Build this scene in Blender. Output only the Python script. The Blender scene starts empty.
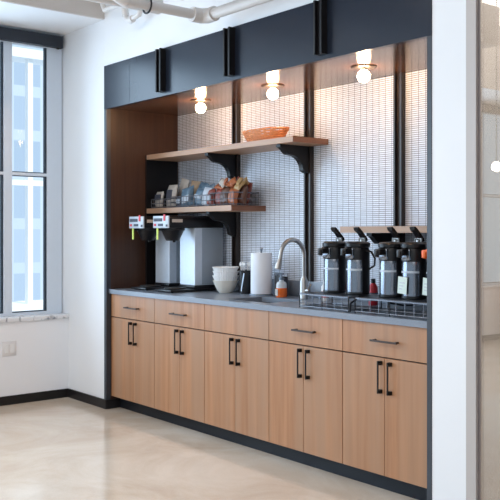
import bpy, bmesh, math, random
from mathutils import Vector, Matrix
random.seed(7)
S = bpy.context.scene
COL = S.collection
PI = math.pi
R = math.radians

# ------------------------------------------------------------------ camera, world, light, exposure
cam_data = bpy.data.cameras.new('camera')
cam = bpy.data.objects.new('camera', cam_data)
COL.objects.link(cam)
cam.location = (5.745, -3.245, 1.344)
cam.rotation_euler = (R(90), 0, math.atan2(0.775, 0.632))
cam_data.sensor_width = 36
cam_data.lens = 848 / 500 * 36
cam_data.shift_y = -17 / 500
cam_data.clip_start = .05
cam_data.clip_end = 300
S.camera = cam

world = bpy.data.worlds.new('world')
S.world = world
world.use_nodes = True
bg = world.node_tree.nodes['Background']
bg.inputs[0].default_value = (0.70, 0.86, 1.0, 1)
bg.inputs[1].default_value = 0.85

S.view_settings.view_transform = 'Standard'
S.view_settings.look = 'None'
S.view_settings.exposure = 0.24
S.view_settings.gamma = 1
S.view_settings.use_curve_mapping = False

def area(name, loc, rot, sx, sy, power, color):
    d = bpy.data.lights.new(name, 'AREA')
    d.shape = 'RECTANGLE'; d.size = sx; d.size_y = sy; d.energy = power; d.color = color
    o = bpy.data.objects.new(name, d); COL.objects.link(o)
    o.location = loc; o.rotation_euler = rot
    return o
# daylight entering through the long window wall, the room's ceiling lighting, and two added fills
area('window_daylight', (-0.80, -3.1, 1.8), (0, R(-90), 0), 2.1, 4.9, 190, (0.66, 0.83, 1.0))
area('back_room_fill', (4.6, 1.4, 3.40), (0, 0, 0), 1.8, 1.6, 70, (1.0, 0.9, 0.8))  # unseen fill, added to brighten the beige wall behind the glass
area('room_ceiling_light', (1.5, -3.9, 3.72), (0, 0, 0), 3.4, 3.0, 90, (1.0, 0.95, 0.90))
area('knee_wall_fill', (6.2, -4.2, 3.72), (0, 0, 0), 2.4, 3.0, 45, (1.0, 0.96, 0.92))  # added fill out of view, lifts the knee wall under the window

sd = bpy.data.lights.new('sun', 'SUN'); sd.energy = 2.6; sd.angle = R(2); sd.color = (1, .97, .92)
so = bpy.data.objects.new('sun', sd); COL.objects.link(so); so.rotation_euler = (0, R(42), 0)

# ------------------------------------------------------------------ materials
def new_mat(name):
    m = bpy.data.materials.new(name); m.use_nodes = True
    return m, m.node_tree, m.node_tree.nodes['Principled BSDF']

def mat(name, col, rough=.5, metal=0., spec=.5, emit=None, es=0, coat=0., noise=0., nscale=30, bump=0., bscale=200):
    m, t, p = new_mat(name)
    p.inputs['Base Color'].default_value = (*col, 1)
    p.inputs['Roughness'].default_value = rough
    p.inputs['Metallic'].default_value = metal
    p.inputs['Specular IOR Level'].default_value = spec
    p.inputs['Coat Weight'].default_value = coat
    if emit:
        p.inputs['Emission Color'].default_value = (*emit, 1)
        p.inputs['Emission Strength'].default_value = es
    tc = t.nodes.new('ShaderNodeTexCoord')
    n = t.nodes.new('ShaderNodeTexNoise'); n.inputs['Scale'].default_value = nscale; n.inputs['Detail'].default_value = 4
    t.links.new(tc.outputs['Object'], n.inputs['Vector'])
    mx = t.nodes.new('ShaderNodeMixRGB')
    k = max(noise, .02)
    mx.inputs[1].default_value = (*[c * (1 - k) for c in col], 1)
    mx.inputs[2].default_value = (*[min(1, c * (1 + k)) for c in col], 1)
    t.links.new(n.outputs['Fac'], mx.inputs[0]); t.links.new(mx.outputs[0], p.inputs['Base Color'])
    if bump:
        n2 = t.nodes.new('ShaderNodeTexNoise'); n2.inputs['Scale'].default_value = bscale
        t.links.new(tc.outputs['Object'], n2.inputs['Vector'])
        b = t.nodes.new('ShaderNodeBump'); b.inputs['Strength'].default_value = bump; b.inputs['Distance'].default_value = .005
        t.links.new(n2.outputs['Fac'], b.inputs['Height']); t.links.new(b.outputs[0], p.inputs['Normal'])
    return m

def wood(name, c1, c2, c3, rough=.45, axis='Z', scale=1., coat=0., spec=.5):
    """grain stretched along one axis, plus broad plank-like bands across it"""
    m, t, p = new_mat(name)
    tc = t.nodes.new('ShaderNodeTexCoord')
    oi = t.nodes.new('ShaderNodeObjectInfo')
    ad = t.nodes.new('ShaderNodeVectorMath'); ad.operation = 'ADD'
    sc = t.nodes.new('ShaderNodeVectorMath'); sc.operation = 'SCALE'; sc.inputs[0].default_value = (3.1, 1.7, 5.3)
    t.links.new(oi.outputs['Random'], sc.inputs['Scale'])
    t.links.new(tc.outputs['Object'], ad.inputs[0]); t.links.new(sc.outputs[0], ad.inputs[1])
    mp = t.nodes.new('ShaderNodeMapping')
    s = {'Z': (26, 26, 1.1), 'X': (1.1, 26, 26), 'Y': (26, 1.1, 26)}[axis]
    mp.inputs['Scale'].default_value = tuple(v * scale for v in s)
    t.links.new(ad.outputs[0], mp.inputs['Vector'])
    n = t.nodes.new('ShaderNodeTexNoise'); n.inputs['Scale'].default_value = 1; n.inputs['Detail'].default_value = 6; n.inputs['Distortion'].default_value = .4
    t.links.new(mp.outputs[0], n.inputs['Vector'])
    mp2 = t.nodes.new('ShaderNodeMapping')
    s2 = {'Z': (7, 7, .25), 'X': (.25, 7, 7), 'Y': (7, .25, 7)}[axis]
    mp2.inputs['Scale'].default_value = s2
    t.links.new(ad.outputs[0], mp2.inputs['Vector'])
    n2 = t.nodes.new('ShaderNodeTexNoise'); n2.inputs['Scale'].default_value = 1; n2.inputs['Detail'].default_value = 2
    t.links.new(mp2.outputs[0], n2.inputs['Vector'])
    cr = t.nodes.new('ShaderNodeValToRGB')
    cr.color_ramp.elements[0].position = .3; cr.color_ramp.elements[0].color = (*c1, 1)
    cr.color_ramp.elements[1].position = .7; cr.color_ramp.elements[1].color = (*c2, 1)
    t.links.new(n.outputs['Fac'], cr.inputs[0])
    cr2 = t.nodes.new('ShaderNodeValToRGB')
    cr2.color_ramp.elements[0].position = .4; cr2.color_ramp.elements[0].color = (0, 0, 0, 1)
    cr2.color_ramp.elements[1].position = .62; cr2.color_ramp.elements[1].color = (.85, .85, .85, 1)
    t.links.new(n2.outputs['Fac'], cr2.inputs[0])
    mx = t.nodes.new('ShaderNodeMixRGB'); mx.inputs[2].default_value = (*c3, 1)
    t.links.new(cr2.outputs[0], mx.inputs[0]); t.links.new(cr.outputs[0], mx.inputs[1])
    t.links.new(mx.outputs[0], p.inputs['Base Color'])
    p.inputs['Roughness'].default_value = rough
    p.inputs['Specular IOR Level'].default_value = spec
    p.inputs['Coat Weight'].default_value = coat; p.inputs['Coat Roughness'].default_value = .12
    b = t.nodes.new('ShaderNodeBump'); b.inputs['Strength'].default_value = .08; b.inputs['Distance'].default_value = .002
    t.links.new(n.outputs['Fac'], b.inputs['Height']); t.links.new(b.outputs[0], p.inputs['Normal'])
    return m

def mix_glass(name, tint, gloss, rough=.0, base=0.):
    """clear pane: transparent with a mirror layer, no dependence on who looks"""
    m = bpy.data.materials.new(name); m.use_nodes = True; t = m.node_tree
    t.nodes.clear()
    out = t.nodes.new('ShaderNodeOutputMaterial')
    tr = t.nodes.new('ShaderNodeBsdfTransparent'); tr.inputs[0].default_value = (*tint, 1)
    gl = t.nodes.new('ShaderNodeBsdfGlossy'); gl.inputs['Roughness'].default_value = rough
    fr = t.nodes.new('ShaderNodeLayerWeight'); fr.inputs['Blend'].default_value = gloss
    ms = t.nodes.new('ShaderNodeMixShader')
    am = t.nodes.new('ShaderNodeMath'); am.operation = 'ADD'; am.use_clamp = True; am.inputs[1].default_value = base
    t.links.new(fr.outputs['Fresnel'], am.inputs[0]); t.links.new(am.outputs[0], ms.inputs[0]); t.links.new(tr.outputs[0], ms.inputs[1]); t.links.new(gl.outputs[0], ms.inputs[2])
    t.links.new(ms.outputs[0], out.inputs[0])
    return m

def tile_mat():
    m, t, p = new_mat('finger_tile')
    tc = t.nodes.new('ShaderNodeTexCoord')
    sx = t.nodes.new('ShaderNodeSeparateXYZ'); t.links.new(tc.outputs['Object'], sx.inputs[0])
    cb = t.nodes.new('ShaderNodeCombineXYZ')
    t.links.new(sx.outputs['Z'], cb.inputs['X']); t.links.new(sx.outputs['X'], cb.inputs['Y'])
    br = t.nodes.new('ShaderNodeTexBrick')
    br.offset = 0; br.squash = 1
    br.inputs['Scale'].default_value = 1
    br.inputs['Brick Width'].default_value = .0124
    br.inputs['Row Height'].default_value = .0515
    br.inputs['Mortar Size'].default_value = .0013
    br.inputs['Mortar Smooth'].default_value = .1
    br.inputs['Color1'].default_value = (.78, .84, .94, 1)
    br.inputs['Color2'].default_value = (.70, .75, .85, 1)
    br.inputs['Mortar'].default_value = (.05, .055, .07, 1)
    t.links.new(cb.outputs[0], br.inputs['Vector'])
    t.links.new(br.outputs['Color'], p.inputs['Base Color'])
    rg = t.nodes.new('ShaderNodeMapRange'); rg.inputs['To Min'].default_value = .5; rg.inputs['To Max'].default_value = .8
    t.links.new(br.outputs['Fac'], rg.inputs['Value']); t.links.new(rg.outputs[0], p.inputs['Roughness'])
    b = t.nodes.new('ShaderNodeBump'); b.invert = True; b.inputs['Strength'].default_value = .5; b.inputs['Distance'].default_value = .002
    t.links.new(br.outputs['Fac'], b.inputs['Height']); t.links.new(b.outputs[0], p.inputs['Normal'])
    return m

def floor_mat():
    m, t, p = new_mat('polished_concrete')
    tc = t.nodes.new('ShaderNodeTexCoord')
    n = t.nodes.new('ShaderNodeTexNoise'); n.inputs['Scale'].default_value = 1.6; n.inputs['Detail'].default_value = 7; n.inputs['Distortion'].default_value = .8; n.inputs['Roughness'].default_value = .62
    t.links.new(tc.outputs['Object'], n.inputs['Vector'])
    cr = t.nodes.new('ShaderNodeValToRGB')
    e = cr.color_ramp.elements
    e[0].position = .34; e[0].color = (.63, .49, .37, 1)
    e[1].position = .66; e[1].color = (.79, .675, .56, 1)
    t.links.new(n.outputs['Fac'], cr.inputs[0])
    n2 = t.nodes.new('ShaderNodeTexNoise'); n2.inputs['Scale'].default_value = 120; n2.inputs['Detail'].default_value = 3
    t.links.new(tc.outputs['Object'], n2.inputs['Vector'])
    mx = t.nodes.new('ShaderNodeMixRGB'); mx.blend_type = 'MULTIPLY'; mx.inputs[0].default_value = .16
    t.links.new(cr.outputs[0], mx.inputs[1]); t.links.new(n2.outputs['Fac'], mx.inputs[2])
    t.links.new(mx.outputs[0], p.inputs['Base Color'])
    rg = t.nodes.new('ShaderNodeMapRange'); rg.inputs['To Min'].default_value = .06; rg.inputs['To Max'].default_value = .17
    t.links.new(n.outputs['Fac'], rg.inputs['Value']); t.links.new(rg.outputs[0], p.inputs['Roughness'])
    p.inputs['Specular IOR Level'].default_value = .6
    return m

def marble_mat():
    m, t, p = new_mat('marbled_sill')
    tc = t.nodes.new('ShaderNodeTexCoord')
    n = t.nodes.new('ShaderNodeTexNoise'); n.inputs['Scale'].default_value = 9; n.inputs['Detail'].default_value = 5; n.inputs['Distortion'].default_value = 2
    t.links.new(tc.outputs['Object'], n.inputs['Vector'])
    cr = t.nodes.new('ShaderNodeValToRGB'); e = cr.color_ramp.elements
    e[0].position = .29; e[0].color = (.25, .27, .31, 1); e[1].position = .46; e[1].color = (.82, .82, .84, 1)
    t.links.new(n.outputs['Fac'], cr.inputs[0]); t.links.new(cr.outputs[0], p.inputs['Base Color'])
    p.inputs['Roughness'].default_value = .2
    return m

def facade_mat():
    m, t, p = new_mat('pale_facade')
    tc = t.nodes.new('ShaderNodeTexCoord')
    sx = t.nodes.new('ShaderNodeSeparateXYZ'); t.links.new(tc.outputs['Object'], sx.inputs[0])
    sm = t.nodes.new('ShaderNodeMath'); sm.operation = 'ADD'; t.links.new(sx.outputs['X'], sm.inputs[0]); t.links.new(sx.outputs['Y'], sm.inputs[1])
    cb = t.nodes.new('ShaderNodeCombineXYZ'); t.links.new(sm.outputs[0], cb.inputs['X']); t.links.new(sx.outputs['Z'], cb.inputs['Y'])
    br = t.nodes.new('ShaderNodeTexBrick'); br.offset = 0
    br.inputs['Scale'].default_value = 1; br.inputs['Brick Width'].default_value = 1.5; br.inputs['Row Height'].default_value = 1.7; br.inputs['Mortar Size'].default_value = .22
    br.inputs['Color1'].default_value = (.37, .45, .55, 1); br.inputs['Color2'].default_value = (.48, .55, .65, 1); br.inputs['Mortar'].default_value = (.56, .62, .71, 1)
    t.links.new(cb.outputs[0], br.inputs['Vector']); t.links.new(br.outputs['Color'], p.inputs['Base Color'])
    p.inputs['Roughness'].default_value = .5
    return m

M = {}
M['wall'] = mat('white_paint', (.83, .84, .86), .6, noise=.01, nscale=3, bump=.02)
M['knee'] = mat('off_white_paint', (.86, .87, .90), .6, noise=.01, nscale=3, bump=.02)
M['beige'] = mat('warm_grey_paint', (.60, .55, .515), .6, noise=.02, nscale=3)
M['ceil'] = mat('ceiling_paint', (.72, .71, .70), .8)
M['floor'] = floor_mat()
M['base'] = mat('black_baseboard', (.014, .013, .014), .35, spec=.3)
M['fascia'] = mat('charcoal_laminate', (.016, .022, .036), .24, spec=.34, noise=.12, nscale=4)
M['frame'] = mat('charcoal_edge', (.032, .038, .050), .35, noise=.05)
M['toe'] = mat('toe_kick_black', (.010, .013, .019), .4, spec=.22)
M['rib'] = mat('black_steel', (.008, .007, .008), .4, spec=.3)
M['panelwood'] = wood('dark_walnut_panel', (.045, .021, .014), (.078, .037, .023), (.06, .028, .018), rough=.36, axis='Z', spec=.35)
M['soffitwood'] = wood('walnut_soffit', (.095, .045, .028), (.14, .068, .042), (.11, .055, .034), rough=.16, axis='X', spec=.7)
M['cabwood'] = wood('light_walnut_veneer', (.33, .148, .066), (.48, .240, .120), (.38, .215, .125), rough=.42, axis='Z')
M['shelfwood'] = wood('shelf_oak', (.40, .225, .135), (.50, .31, .20), (.45, .28, .18), rough=.45, axis='X')
M['endwood'] = wood('shelf_end_brown', (.17, .070, .036), (.26, .115, .062), (.21, .09, .05), rough=.5, axis='Y')  # darker, redder brown for the right end faces of the shelves
M['carcass'] = mat('cabinet_carcass_dark', (.03, .022, .018), .6)
M['counter'] = mat('grey_quartz', (.205, .235, .285), .28, noise=.22, nscale=160)
M['tile'] = tile_mat()
M['steel'] = mat('brushed_steel', (.62, .69, .78), .38, metal=.25, noise=.06, nscale=40)
M['satin'] = mat('satin_nickel', (.42, .41, .40), .36, metal=1)
M['darksteel'] = mat('dark_brushed_steel', (.20, .245, .31), .4, metal=.25, noise=.08, nscale=30)
M['potsteel'] = mat('smoky_steel', (.19, .21, .245), .18, metal=.9, noise=.05)
M['blackp'] = mat('black_plastic', (.008, .008, .010), .3, spec=.35)
M['blackm'] = mat('black_matt', (.012, .012, .013), .6)
M['wire'] = mat('black_wire', (.02, .02, .024), .35, metal=.3)
M['gwire'] = mat('grey_wire', (.20, .21, .24), .35, metal=.8)
M['pull'] = mat('black_bronze_pull', (.007, .006, .006), .45, spec=.3)
M['pull2'] = mat('pewter_pull', (.07, .055, .05), .35, metal=.6)
M['alu'] = mat('painted_aluminium', (.66, .73, .82), .4)
M['aluw'] = mat('warm_grey_aluminium', (.62, .60, .60), .4)
M['gasket'] = mat('dark_gasket', (.02, .035, .055), .5)
M['valance'] = mat('charcoal_valance', (.014, .019, .031), .5)
M['sill'] = marble_mat()
M['white'] = mat('white_plastic', (.8, .8, .8), .4)
M['outlet'] = mat('outlet_white', (.74, .72, .72), .4)
M['ceramic'] = mat('white_ceramic', (.93, .94, .95), .3)
M['cream'] = mat('cream_ceramic', (.80, .76, .68), .35)
M['paper'] = mat('paper_towel', (.84, .88, .95), .9, bump=.2, bscale=120)
M['soap'] = mat('orange_soap', (.80, .16, .03), .2)
M['clearp'] = mat('clear_plastic', (.60, .64, .68), .15)
M['pink'] = mat('pink_liquid', (.65, .30, .32), .25)
M['orange'] = mat('orange_plastic', (.85, .14, .02), .35)
M['red'] = mat('red_plastic', (.62, .03, .05), .4)
M['lime'] = mat('lime_tag', (.55, .68, .10), .5)
M['tag'] = mat('pale_green_card', (.66, .76, .70), .7)
M['ink'] = mat('dark_print', (.06, .07, .10), .6)
M['copper'] = mat('copper_weave', (.62, .24, .09), .45, noise=.35, nscale=60)
M['kraft'] = mat('kraft_paper', (.42, .30, .20), .8)
M['bluebag'] = mat('blue_foil', (.10, .17, .24), .3, noise=.35, nscale=25)
M['palebag'] = mat('pale_foil', (.50, .55, .62), .3, noise=.2, nscale=25)
M['redbag'] = mat('red_foil', (.24, .045, .03), .3, noise=.3, nscale=25)
M['brownbag'] = mat('brown_foil', (.12, .05, .03), .3, noise=.3, nscale=25)
M['orangebag'] = mat('orange_foil', (.42, .13, .05), .3, noise=.3, nscale=25)
M['yellowbag'] = mat('gold_foil', (.42, .27, .12), .3, noise=.2, nscale=25)
M['whitebag'] = mat('white_foil', (.52, .48, .44), .4, noise=.1)
M['pipe'] = mat('painted_pipe', (.72, .69, .67), .5)
M['duct'] = mat('painted_duct', (.62, .55, .52), .5)
M['glass'] = mix_glass('window_glass', (.95, .98, 1), .12)
M['storeglass'] = mix_glass('partition_glass', (.86, .85, .82), .12, base=.24)
M['bulb'] = mat('lit_bulb', (1, .9, .75), .4, emit=(1.0, .61, .32), es=96)
M['pendbulb'] = mat('lit_pendant', (1, .9, .75), .4, emit=(1.0, .85, .65), es=14)
M['facade'] = facade_mat()
M['redfab'] = mat('salmon_fabric', (.62, .26, .20), .8)
M['ext'] = mat('white_exterior_paint', (.9, .9, .9), .5)
M['rug'] = mat('dark_blue_rug', (.05, .07, .10), .9)

# ------------------------------------------------------------------ mesh helpers
def box(bm, x0, x1, y0, y1, z0, z1, mtx=None):
    vs = [bm.verts.new((x, y, z)) for x in (x0, x1) for y in (y0, y1) for z in (z0, z1)]
    f = [(0, 1, 3, 2), (4, 6, 7, 5), (0, 4, 5, 1), (2, 3, 7, 6), (0, 2, 6, 4), (1, 5, 7, 3)]
    fs = [bm.faces.new([vs[i] for i in q]) for q in f]
    if mtx: bmesh.ops.transform(bm, matrix=mtx, verts=vs)
    return vs

def bbox(bm, x0, x1, y0, y1, z0, z1, w=.004, seg=2, mtx=None):
    """a box with rounded edges"""
    b2 = bmesh.new(); box(b2, x0, x1, y0, y1, z0, z1)
    bmesh.ops.bevel(b2, geom=b2.edges[:], offset=w, segments=seg, affect='EDGES', profile=.5)
    if mtx: bmesh.ops.transform(b2, matrix=mtx, verts=b2.verts)
    me = bpy.data.meshes.new('tmp'); b2.to_mesh(me); b2.free(); bm.from_mesh(me); bpy.data.meshes.remove(me)

def lathe(bm, prof, c=(0, 0, 0), n=32, mtx=None, ripple=0, rn=0, r0=0):
    """revolve a list of (r, z); ripple flutes the wall outside radius r0"""
    rings = []; allv = []
    for r, z in prof:
        if r < 1e-5:
            v = bm.verts.new((c[0], c[1], c[2] + z)); rings.append([v]); allv.append(v)
        else:
            ring = []
            for i in range(n):
                a = 2 * PI * i / n
                rr = r * (1 + (ripple * math.cos(rn * a) if (ripple and r > r0) else 0))
                ring.append(bm.verts.new((c[0] + rr * math.cos(a), c[1] + rr * math.sin(a), c[2] + z)))
            rings.append(ring); allv += ring
    for a, b in zip(rings, rings[1:]):
        for i in range(n):
            j = (i + 1) % n
            if len(a) == 1 and len(b) == 1: break
            if len(a) == 1: bm.faces.new((a[0], b[i], b[j]))
            elif len(b) == 1: bm.faces.new((a[i], a[j], b[0]))
            else: bm.faces.new((a[i], a[j], b[j], b[i]))
    if mtx: bmesh.ops.transform(bm, matrix=mtx, verts=allv)

def cyl(bm, c, r, h, n=24, r2=None, axis='Z'):
    m = {'Z': Matrix(), 'X': Matrix.Rotation(R(90), 4, 'Y'), 'Y': Matrix.Rotation(R(-90), 4, 'X')}[axis]
    r2 = r if r2 is None else r2
    lathe(bm, [(0, 0), (r, 0), (r2, h), (0, h)], n=n, mtx=Matrix.Translation(c) @ m)

def tube(bm, pts, r, n=8, closed=False):
    pts = [Vector(p) for p in pts]
    rs = r if isinstance(r, (list, tuple)) else [r] * len(pts)
    rings = []
    L = len(pts); up = None
    for i, p in enumerate(pts):
        if closed: d = pts[(i + 1) % L] - pts[i - 1]
        elif i == 0: d = pts[1] - p
        elif i == L - 1: d = p - pts[i - 1]
        else: d = (pts[i + 1] - p).normalized() + (p - pts[i - 1]).normalized()
        d.normalize()
        if up is None:
            up = Vector((0, 0, 1)) if abs(d.z) < .9 else Vector((1, 0, 0))
        a = d.cross(up)
        if a.length < 1e-4: a = d.cross(Vector((0, 1, 0)))
        a.normalize(); b = a.cross(d).normalized(); up = b
        rings.append([bm.verts.new(p + a * rs[i] * math.cos(2 * PI * k / n) + b * rs[i] * math.sin(2 * PI * k / n)) for k in range(n)])
    pairs = list(zip(rings, rings[1:])) + ([(rings[-1], rings[0])] if closed else [])
    for a, b in pairs:
        for k in range(n):
            bm.faces.new((a[k], a[(k + 1) % n], b[(k + 1) % n], b[k]))
    if not closed:
        bm.faces.new(rings[0][::-1]); bm.faces.new(rings[-1])

def prism(bm, poly, axis, a, b):
    """extrude a 2-D outline; axis X: poly is (y,z); axis Y: (x,z); axis Z: (x,y)"""
    def P(u, v, w):
        return {'X': (w, u, v), 'Y': (u, w, v), 'Z': (u, v, w)}[axis]
    A = [bm.verts.new(P(u, v, a)) for u, v in poly]; B = [bm.verts.new(P(u, v, b)) for u, v in poly]
    n = len(poly)
    bm.faces.new(A); bm.faces.new(B[::-1])
    for i in range(n):
        bm.faces.new((A[i], A[(i + 1) % n], B[(i + 1) % n], B[i]))

def obj(name, bm, m, parent=None, smooth=False, loc=None):
    bmesh.ops.recalc_face_normals(bm, faces=bm.faces[:])
    me = bpy.data.meshes.new(name); bm.to_mesh(me); bm.free()
    o = bpy.data.objects.new(name, me); COL.objects.link(o)
    me.materials.append(M[m] if isinstance(m, str) else m)
    if smooth:
        me.polygons.foreach_set('use_smooth', [True] * len(me.polygons))
        try: me.set_sharp_from_angle(angle=R(40))
        except Exception: pass
    if parent: o.parent = parent
    if loc: o.location = loc
    return o

def tag(o, label, cat, group=None, kind=None):
    o['label'] = label; o['category'] = cat
    if group: o['group'] = group
    if kind: o['kind'] = kind
    return o

def thing(name, label, cat, loc=(0, 0, 0), rz=0, group=None):
    o = bpy.data.objects.new(name, None); COL.objects.link(o)
    o.location = loc; o.rotation_euler = (0, 0, rz); o.empty_display_size = .05
    return tag(o, label, cat, group)

def struct(name, bm, m, parent=None, smooth=False):
    o = obj(name, bm, m, parent, smooth)
    if not parent: o['kind'] = 'structure'
    return o

def BM(): return bmesh.new()

def bx(name, m, parent, x0, x1, y0, y1, z0, z1, w=0):
    b = BM()
    if w: bbox(b, x0, x1, y0, y1, z0, z1, w)
    else: box(b, x0, x1, y0, y1, z0, z1)
    return obj(name, b, m, parent, smooth=bool(w))

def dup(root, loc, rz=None, label=None, parent=None):
    r = root.copy(); COL.objects.link(r)
    if loc is not None: r.location = loc
    if rz is not None: r.rotation_euler = (0, 0, rz)
    if label: r['label'] = label
    if parent: r.parent = parent
    for ch in list(root.children):
        c = ch.copy(); COL.objects.link(c); c.parent = r
        for g in list(ch.children):
            d = g.copy(); COL.objects.link(d); d.parent = c
    return r

# ------------------------------------------------------------------ the room
W = -.69           # window plane
ZC = 3.8          # ceiling
NL, NR = .035, 3.115   # niche inside
NB = .655          # tiled back of the niche
ZN = 2.296         # niche ceiling
YF = -8.6          # how far the window wall runs

b = BM(); box(b, -.9, 9, YF, .0, -.2, 0); box(b, NL - .4, 9, 0, 2.6, -.2, 0); struct('floor', b, 'floor')
b = BM(); box(b, -.9, 9, YF, 2.6, ZC, ZC + .15); struct('ceiling', b, 'ceil')
# window wall: knee wall below the glass, upper strip behind the valance
b = BM(); box(b, -.9, -.592, YF, 0, 0, .645); struct('wall_window', b, 'knee')
b = BM(); box(b, -.9, W - .06, YF, 0, 2.90, ZC); struct('wall_window_head', b, 'wall')
# dropped bulkhead along the windows: white underside, warm grey face
b = BM(); box(b, W - .06, -.02, YF, 0, 2.982, 3.02); struct('trim_2', b, 'wall')
b = BM(); box(b, -.05, 0, YF, -.001, 2.983, ZC); struct('trim_3', b, 'beige')
# wall that holds the niche
b = BM()
box(b, -.9, -.001, 0, .12, 0, ZC)
struct('wall_niche_left', b, 'wall')
b = BM(); box(b, 0, 3.146, 0, .12, 2.622, ZC); struct('wall_niche_top', b, 'wall')
b = BM(); box(b, 3.147, 3.343, 0, .78, 0, ZC); struct('wall_niche_right', b, 'wall')
b = BM(); box(b, 8.6, 8.8, YF, .06, 0, ZC); struct('wall_far', b, 'wall')
b = BM(); box(b, 5.56, 8.6, 0, .06, 0, ZC); struct('wall_corridor', b, 'wall')
# niche shell
b = BM(); box(b, NL - .035, NL, .0345, .70, 0, ZN); struct('wall_niche_side', b, 'panelwood')
b = BM(); box(b, NR, 3.146, .05, .70, 0, ZN); struct('wall_niche_end', b, 'panelwood')
b = BM(); box(b, NL, NR, NB, .70, 0, ZN + .05); struct('wall_niche_back', b, 'tile')
b = BM(); box(b, 0, 3.146, .035, .70, ZN, ZN + .04); struct('ceiling_niche', b, 'soffitwood')
# charcoal portal: fascia in two sheets with a fine joint, a post each side
b = BM(); box(b, 0, .372, -.004, .034, ZN - .004, 2.622); box(b, .375, 3.146, -.004, .034, ZN - .004, 2.622); struct('trim_1', b, 'fascia')
b = BM(); box(b, 0, NL, -.003, .034, 0, ZN - .005); struct('trim_4', b, 'frame')
b = BM(); box(b, NR + .003, 3.146, -.003, .05, 0, ZN - .005); struct('trim_5', b, 'frame')
# baseboards and toe kick
b = BM(); box(b, -.592, -.582, YF, -.002, 0, .07); struct('baseboard_window', b, 'base')
b = BM(); box(b, -.582, .001, -.012, -.001, 0, .07); box(b, .0, NL + .005, -.012, -.004, 0, .07); struct('baseboard_niche', b, 'base')
b = BM(); box(b, NL + .001, NL + .009, -.003, .112, 0, .07); struct('trim_10', b, 'base')
b = BM(); box(b, NL + .01, NR, .112, .13, 0, .098); struct('trim_6', b, 'toe')

# window sill (stone) and valance
b = BM(); bbox(b, W - .05, -.575, YF, -.002, .646, .682, .004); o = struct('trim_7', b, 'sill', smooth=True)
b = BM(); box(b, -.685, -.64, YF, -.03, 2.866, 2.962); o = obj('shade_valance', b, 'valance')
tag(o, 'long charcoal roller shade box above the window', 'shade box')
bx('mounting_clip', 'blackm', o, -.67, -.655, -.07, -.05, 2.856, 2.867)
bx('end_cap', 'gasket', o, -.687, -.638, -.03, -.026, 2.864, 2.964)

# windows: each unit frame, gaskets, glass, middle rail
def window(i, ya, yb):
    """ya < yb: outer limits of the pair of lights between mullion centres"""
    e = bpy.data.objects.new('window_%d' % i, None); COL.objects.link(e); e['kind'] = 'structure'
    e.empty_display_size = .1
    z0, z1 = .682, 2.90
    fr = BM()
    jr = .035 if i > 1 else .13      # mullion half width, right jamb
    jl = .035
    box(fr, W - .05, W, ya, ya + jl, z0, z1); box(fr, W - .05, W, yb - jr, yb, z0, z1)
    box(fr, W - .05, W, ya + jl, yb - jr, z0, z0 + .024); box(fr, W - .05, W, ya + jl, yb - jr, 2.86, z1)
    box(fr, W - .045, W - .002, ya + jl, yb - jr, 1.806, 1.83)
    obj('window_frame', fr, 'alu', e)
    g = BM(); ga, gb = ya + jl, yb - jr; gx0, gx1 = W - .04, W - .012; t = .016
    for (zz0, zz1) in ((z0 + .024, 1.806), (1.83, 2.86)):
        box(g, gx0, gx1, gb - t, gb, zz0, zz1)
        box(g, gx0, gx1, ga + .006, gb - t, zz0, zz0 + .008); box(g, gx0, gx1, ga + .006, gb - t, zz1 - .006, zz1) if zz1 < 2 else None
    obj('gasket', g, 'gasket', e)
    p = BM(); box(p, W - .032, W - .026, ga, gb, z0 + .024, 1.806); box(p, W - .032, W - .026, ga, gb, 1.83, 2.86)
    obj('glass_pane', p, 'glass', e)
window(1, -.478, -.012)
yb = -.478
i = 2
while yb > YF + .3:
    window(i, yb - 1.05, yb); yb -= 1.05; i += 1

# glazed partition right of the white column, and what stands behind it
b = BM(); box(b, 3.344, 3.398, -.002, .06, 0, ZC); box(b, 5.5, 5.56, 0, .05, 0, ZC); struct('trim_8', b, mat('partition_frame', (.50, .46, .44), .4))
b = BM(); box(b, 3.399, 3.412, .012, .016, 0, ZC); struct('trim_11', b, mat('partition_gasket', (.20, .17, .17), .5))
b = BM(); box(b, 3.412, 5.5, .018, .028, .0, ZC); struct('glass_partition', b, 'storeglass')
b = BM(); box(b, 3.343, 3.36, .06, .78, 0, ZC); struct('wall_back_room_left', b, 'beige')
b = BM(); box(b, -.4, 6.2, 2.5, 2.6, 0, ZC); struct('wall_back_room', b, 'beige')
b = BM(); box(b, -.4, 3.146, .705, .78, 0, ZC); struct('wall_back_room_niche', b, 'beige')

# ------------------------------------------------------------------ base cabinets
YD = .035
seams = [.042, .650, 1.252, 1.900, 2.513, 3.110]
mids = [.359, .963, 1.574, 2.204, 2.812]
ZD0, ZDT, ZDR0, ZDR1 = .098, .703, .706, .879
cab_labels = ['leftmost wood base cabinet below the coffee brewer, by the black portal post',
              'second wood base cabinet from the left, below the bowls, with drawer pull',
              'wider wood sink cabinet with plain false drawer front and no drawer pull',
              'wood base cabinet between the sink cabinet and the rightmost cabinet',
              'rightmost wood base cabinet below the airpots, beside the white column']
def pull_v(parent, x, zc):
    b = BM(); L = .083
    box(b, x - .0030, x + .0030, YD - .028, YD - .021, zc - L, zc + L)
    for s in (-1, 1):
        box(b, x - .0095, x + .0095, YD - .0215, YD, zc + s * (L - .010) - .0095, zc + s * (L - .010) + .0095)
    obj('handle', b, 'pull', parent)
def pull_h(parent, xc, z, L=.089):
    b = BM()
    prism(b, [(xc - L, YD - .026), (xc - L, YD - .034), (xc + L, YD - .034), (xc + L, YD - .026)], 'Z', z - .005, z + .005)
    for s in (-1, 1):
        cyl(b, (xc + s * (L - .014), YD - .03, z), .006, .03, 10, axis='Y')
    obj('handle', b, 'pull2', parent)
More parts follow.
